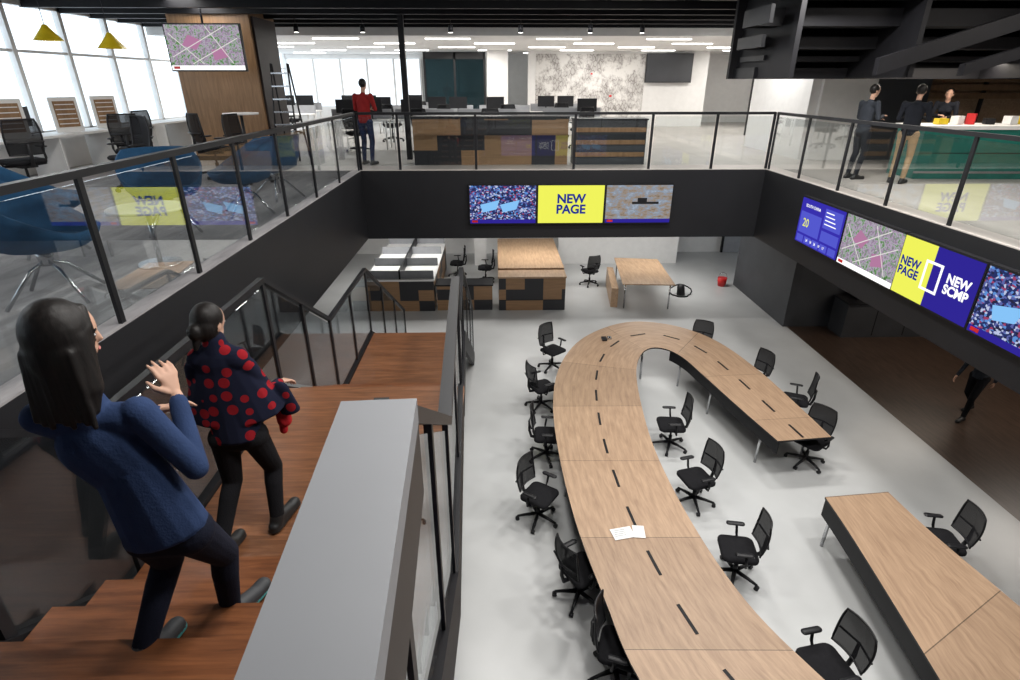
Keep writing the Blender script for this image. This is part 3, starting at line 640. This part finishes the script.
def frame(F,Uv=V((0,0,1))):
    F=V(F).normalized(); R=F.cross(Uv).normalized(); U2=R.cross(F); return Matrix((R,F,U2)).transposed(),R,F,U2
def hand(f,W,D,Nn,mat,side=1,curl=.5,s=1.0):
    D=V(D).normalized(); Nn=V(Nn); Nn=(Nn-D*Nn.dot(D)).normalized(); S=D.cross(Nn).normalized()*side; W=V(W)
    for k in(-1,0,1): f.cap(W+D*.01,W+D*.075*s+S*k*.020*s,.018*s,.017*s,mat,(Nn,.6))
    for k,(o,l) in enumerate(((-.032,.055),(-.011,.068),(.011,.075),(.032,.066))):
        b0=W+D*.08*s+S*o*s; d1=(D+Nn*curl*.5+S*o*2).normalized(); b1=b0+d1*l*.55*s; d2=(D+Nn*curl*1.6).normalized(); b2=b1+d2*l*.45*s
        f.cap(b0,b1,.0090*s,.008*s,mat); f.cap(b1,b2,.008*s,.0065*s,mat)
    t0=W+D*.025*s+S*.028*s; t1=t0+(D*.7+S*.7+Nn*.2).normalized()*.04*s; t2=t1+(D*.9+S*.25+Nn*.3).normalized()*.032*s
    f.cap(t0,t1,.013*s,.011*s,mat); f.cap(t1,t2,.010*s,.008*s,mat)
def head(f,c,F,hs='short',sk=skin,s=1.0,U=V((0,0,1)),back=V((0,-1,0))):
    R,r,F,u=frame(F,U); c=V(c)
    f.ell(c+u*.02*s,(.068*s,.086*s,.092*s),R,sk)
    f.ell(c-u*.042*s+F*.024*s,(.050*s,.056*s,.060*s),R,sk)
    f.ell(c-u*.088*s+F*.054*s,(.020*s,.018*s,.016*s),R,sk)
    f.cap(c+F*.080*s+u*.004*s,c+F*.088*s-u*.022*s,.007*s,.0095*s,sk)
    f.ell(c-u*.052*s+F*.070*s,(.018*s,.012*s,.012*s),R,sk)
    for k in(-1,1):
        f.ell(c+r*k*.071*s-u*.01*s-F*.005*s,(.008*s,.016*s,.028*s),R,sk)
        f.extra(c+r*k*.028*s+F*.0765*s+u*.004*s,.0095*s,eyew,(1,.5,.45),R); f.extra(c+r*k*.028*s+F*.0795*s+u*.004*s,.0045*s,eyed,(1,.5,.9),R)
        f.extra(c+r*k*.029*s+F*.081*s+u*.020*s,.014*s,hair,(1,.25,.13),R)
    f.extra(c+F*.081*s-u*.052*s,.016*s,lipm,(1,.25,.3),R)
    f.ell(c+u*.032*s-F*.018*s,(.079*s,.087*s,.092*s),R,hair)
    if hs=='long':
        Z=V((0,0,1)); X=V((1,0,0))
        f.ell(c+Z*.018+back*.022,(.093,.094,.112),Matrix.Identity(3),hair)
        f.ell(c-Z*.05+back*.040,(.097,.080,.130),Matrix.Identity(3),hair)
        for k in(-1,-.5,0,.5,1):
            f.cap(c+back*.03+X*k*.042+Z*.01,c+back*.060+X*k*.062-Z*.15,.054*s,.045,hair)
            f.cap(c+back*.060+X*k*.062-Z*.15,c+back*.080+X*k*.066-Z*(.235-.012*abs(k)),.045,.026,hair,(V((0,1,0)),.8,.6))
        for k in range(9):   # strand locks down the back
            xx=-.075+.15*k/8; f.cap(c+back*(.105-abs(xx)*.25)+X*xx*.9-Z*.02,c+back*.108+X*xx*1.15-Z*(.24+.012*(k%3)),.014,.009,hair)
        f.cap(c+F*.050+u*.080,c+F*.064+r*.045+u*.035,.020,.013,hair); f.cap(c+F*.058+r*.055+u*.03,c+F*.035+r*.064-u*.09,.015,.015,hair)
    elif hs=='bun':
        f.ell(c-F*.035*s-u*.01,(.076*s,.074*s,.085*s),R,hair); f.ell(c-F*.105*s-u*.03*s,(.040*s,.035*s,.045*s),R,hair)
        f.cap(c-F*.09-u*.05,c-F*.10-u*.12,.030,.015,hair)
def body(f,J,top,bot,shoe,F,sk=skin,fem=True,s=1.0,arm=1.0,sole=None,hem=.055):
    F=V((F[0],F[1],0)).normalized(); fl=(F,.68)
    pel=V(J['pel']);SL=V(J['SL']);SR=V(J['SR']);HL=V(J['HL']);HR=V(J['HR']);nk=V(J['neck'])
    ch=(SL+SR)/2; ax=(SR-SL).normalized()
    mid=pel.lerp(ch,.42)
    a_,b_,c_=(.132,.118,.150) if fem else (.155,.140,.145)
    f.cap(SL+ax*.045-V((0,0,.02)),SR-ax*.045-V((0,0,.02)),.055*s,.055*s,top)
    f.cap(ch-V((0,0,.12)),mid,a_*s,b_*s,top,fl)
    f.cap(mid,pel-V((0,0,hem)),b_*s,c_*s,top,(F,.76,.2))
    if fem:
        for k in(-1,1): f.ell(ch+ax*k*.06-V((0,0,.13))+F*.06,(.052,.045,.05),Matrix.Identity(3),top)
    f.cap(ch,nk-V((0,0,.03)),.07*s,.050*s,top)
    f.cap(nk-V((0,0,.04)),V(J['head'])-V((0,0,.05))-F*.01,.045*s,.044*s,sk)
    f.cap(HL,HR,.088*s,.088*s,bot)
    for a,bb_ in(('SL','EL'),('SR','ER')): f.cap(J[a],J[bb_],.053*s*arm,.042*s*arm,top)
    for a,bb_ in(('EL','WL'),('ER','WR')):
        f.cap(J[a],J[bb_],.042*s*arm,.032*s*arm,top)
        d=(V(J[bb_])-V(J[a])).normalized(); f.cap(V(J[bb_])-d*.02,V(J[bb_])+d*.03,.022*s,.021*s,sk)
    for h,k,a,t in(('HL','KL','AL','TL'),('HR','KR','AR','TR')):
        f.cap(J[h],J[k],.083*s,.058*s,bot); c=V(J[k]).lerp(V(J[a]),.3)
        bk=-F*.010; f.cap(J[k],c+bk,.057*s,.055*s,bot); f.cap(c+bk,J[a],.054*s,.043*s,bot)
        A=V(J[a]);T=V(J[t]); d=(T-A); d.z=0; d.normalize(); z=V((0,0,1))
        toe=T; heel=A-d*.045+V((0,0,-.05)); 
        f.cap(A,heel+d*.02,.044*s,.042*s,shoe); f.cap(heel,toe,.038*s,.038*s,shoe,(z,.85)); f.cap(A-z*.02,toe-d*.06,.042*s,.036*s,shoe)
        f.cap(heel-z*.022,toe-z*.020,.043*s,.042*s,sole or shoe,(z,.35))
swb=col("blue_sweater",(.024,.043,.105)); jeans=col("dark_jeans",(.009,.011,.022)); shoe1=M("dark_sneaker",(.04,.042,.046),.6); sole1=M("teal_sole",(.05,.26,.26),.5)
shoeb=M("black_shoe",(.012,.012,.012),.5)
f=Fig((-1.30,1.6,3.383))
J=dict(head=(-1.33,1.60,4.965),neck=(-1.335,1.585,4.81),SL=(-1.465,1.56,4.70),SR=(-1.18,1.60,4.69),EL=(-1.45,1.74,4.48),WL=(-1.34,1.90,4.50),
 ER=(-1.065,1.63,4.44),WR=(-1.165,1.79,4.61),pel=(-1.215,1.60,4.27),HL=(-1.28,1.60,4.17),HR=(-1.145,1.61,4.17),KL=(-1.335,1.72,3.93),KR=(-1.18,1.83,3.84),
 AL=(-1.375,1.50,3.69),TL=(-1.37,1.68,3.59),AR=(-1.235,1.85,3.475),TR=(-1.165,2.03,3.43))
head(f,J['head'],(.84,.54,-.10),'long')
body(f,J,swb,jeans,shoe1,(-.05,1,0),sole=sole1,hem=.075)
hand(f,V(J['WR'])+V((-.01,.02,.02)),(-.35,.25,.8),(-.6,.3,-.4),skin,1,.45)
hand(f,V(J['WL']),(.6,.7,.1),(.3,-.2,-.8),skin,-1,.9)
f.build("woman_in_blue_sweater",.0055,6)
blk=col("black_trousers",(.010,.010,.012)); redc=col("red_scarf",(.40,.015,.02))
f=Fig((-1.52,2.8,3.05))
J=dict(head=(-1.575,2.86,4.475),neck=(-1.565,2.83,4.33),SL=(-1.70,2.83,4.22),SR=(-1.42,2.85,4.22),EL=(-1.76,2.90,4.0),WL=(-1.66,3.06,3.96),
 ER=(-1.36,2.93,4.0),WR=(-1.37,3.1,3.97),pel=(-1.53,2.80,3.84),HL=(-1.61,2.79,3.78),HR=(-1.45,2.81,3.78),KL=(-1.63,2.80,3.46),KR=(-1.44,2.95,3.45),
 AL=(-1.66,2.56,3.16),TL=(-1.64,2.74,3.085),AR=(-1.43,2.84,3.14),TR=(-1.39,3.03,3.09))
head(f,J['head'],(.30,.92,-.20),'bun')
body(f,J,dm,blk,shoeb,(0,1,0))
f.cap((-1.56,2.84,4.23),(-1.555,2.88,3.93),.15,.295,dm,(V((0,1,0)),.58,.12))
f.cap((-1.66,2.84,4.27),(-1.46,2.84,4.27),.07,.07,dm); f.cap((-1.56,2.84,4.3),(-1.56,2.84,4.38),.075,.06,dm)
f.cap((-1.29,2.93,4.02),(-1.26,2.95,3.86),.05,.06,dm,(V((0,1,0)),.6,.3))
f.cap((-1.33,2.98,3.90),(-1.32,2.97,3.78),.04,.045,redc); f.cap((-1.34,3.0,3.80),(-1.34,2.98,3.70),.03,.025,redc)
hand(f,V(J['WR']),(.3,.8,-.2),(0,0,-1),skin,1,1.0); hand(f,V(J['WL']),(.3,.8,-.2),(0,0,-1),skin,-1,1.0)
f.build("woman_in_dotted_poncho",.0065,6)
def stand(name,x,y,z,face,top,bot,h=1.72,fem=False,hs='short',stride=0,lean=0,arms='down',shoe=shoeb,vox=.010,hdpitch=-.1,hyaw=0):
    s=h/1.72; a=math.radians(face); F=V((-math.sin(a),math.cos(a),0)); R=V((F.y,-F.x,0)); o=V((x,y,z))
    def p(r,f_,u): return o+R*r*s+F*f_*s+V((0,0,u*s))
    hw=.17 if fem else .19; L=lean
    J=dict(pel=p(0,0,.93),neck=p(0,.02+L,1.46),head=p(0,.05+L*1.4,1.60-.25*L),SL=p(-hw,L,1.39),SR=p(hw,L,1.39),HL=p(-.09,0,.87),HR=p(.09,0,.87),
      KL=p(-.10,.05+stride*.3,.49),KR=p(.10,.05-stride*.1,.49),AL=p(-.10,stride*.55-.02,.09),AR=p(.10,-stride*.55-.02,.09+(.05 if stride else 0)),TL=p(-.12,stride*.55+.15,.04),TR=p(.12,-stride*.55+.14,.04))
    if arms=='down': J.update(EL=p(-hw-.06,-.02+L-stride*.2,1.11),WL=p(-hw-.05,.06+L-stride*.3,.86),ER=p(hw+.06,-.02+L+stride*.2,1.11),WR=p(hw+.05,.1+L+stride*.4,.87))
    else: J.update(EL=p(-hw-.05,.05+L,1.13),WL=p(-.08,.27+L,1.12),ER=p(hw+.05,.05+L,1.13),WR=p(.08,.29+L,1.16))
    f=Fig((x,y,z)); ha=a+math.radians(hyaw); head(f,J['head'],(-math.sin(ha),math.cos(ha),hdpitch),hs,s=s)
    body(f,J,top,bot,shoe,F,fem=fem,s=s)
    for w,e,sd in(('WL','EL',-1),('WR','ER',1)):
        d=V(J[w])-V(J[e]); hand(f,V(J[w])+d.normalized()*.02,d,-R*sd if arms=='down' else V((0,0,-1)),skin,sd,.6)
    return f.build(name,vox,3)
red=col("maroon_shirt",(.26,.02,.02)); navyc=col("navy_jeans",(.02,.03,.07)); khaki=col("khaki_chinos",(.42,.30,.18)); jack=col("black_jacket",(.016,.018,.024)); grey_=col("grey_coat",(.035,.04,.05))
stand("man_in_red_shirt",-2.75,12.75,UP+.005,-20,red,navyc,1.70,arms='fwd')
stand("man_in_black_jacket",6.6,10.55,UP+.005,-80,grey_,jack,1.60,arms='fwd',hyaw=-10)
stand("man_in_khaki_chinos",7.1,10.05,UP+.005,-50,jack,khaki,1.60,arms='fwd',hyaw=10)
stand("receptionist",8.9,11.75,UP+.005,140,jack,jack,1.55,fem=True,hs='bun',arms='fwd',lean=.1)
stand("woman_walking",8.75,8.75,0,110,grey_,blk,1.62,fem=True,hs='bun',stride=.5)
# ------------------------------------------------------------------ world & camera
w=bpy.data.worlds.new("w"); SC.world=w; w.use_nodes=True; bg=w.node_tree.nodes["Background"]; bg.inputs[0].default_value=(.84,.92,1,1); bg.inputs[1].default_value=2.2
cam=bpy.data.cameras.new("camera"); co=bpy.data.objects.new("camera",cam); bpy.context.collection.objects.link(co)
co.location=(0,0,5.67); co.rotation_euler=(math.radians(90-24.65),0,math.radians(-1.4)); cam.sensor_width=36; cam.lens=560/1020*36; cam.clip_start=.05; SC.camera=co
SC.view_settings.view_transform='Standard'; SC.view_settings.exposure=0
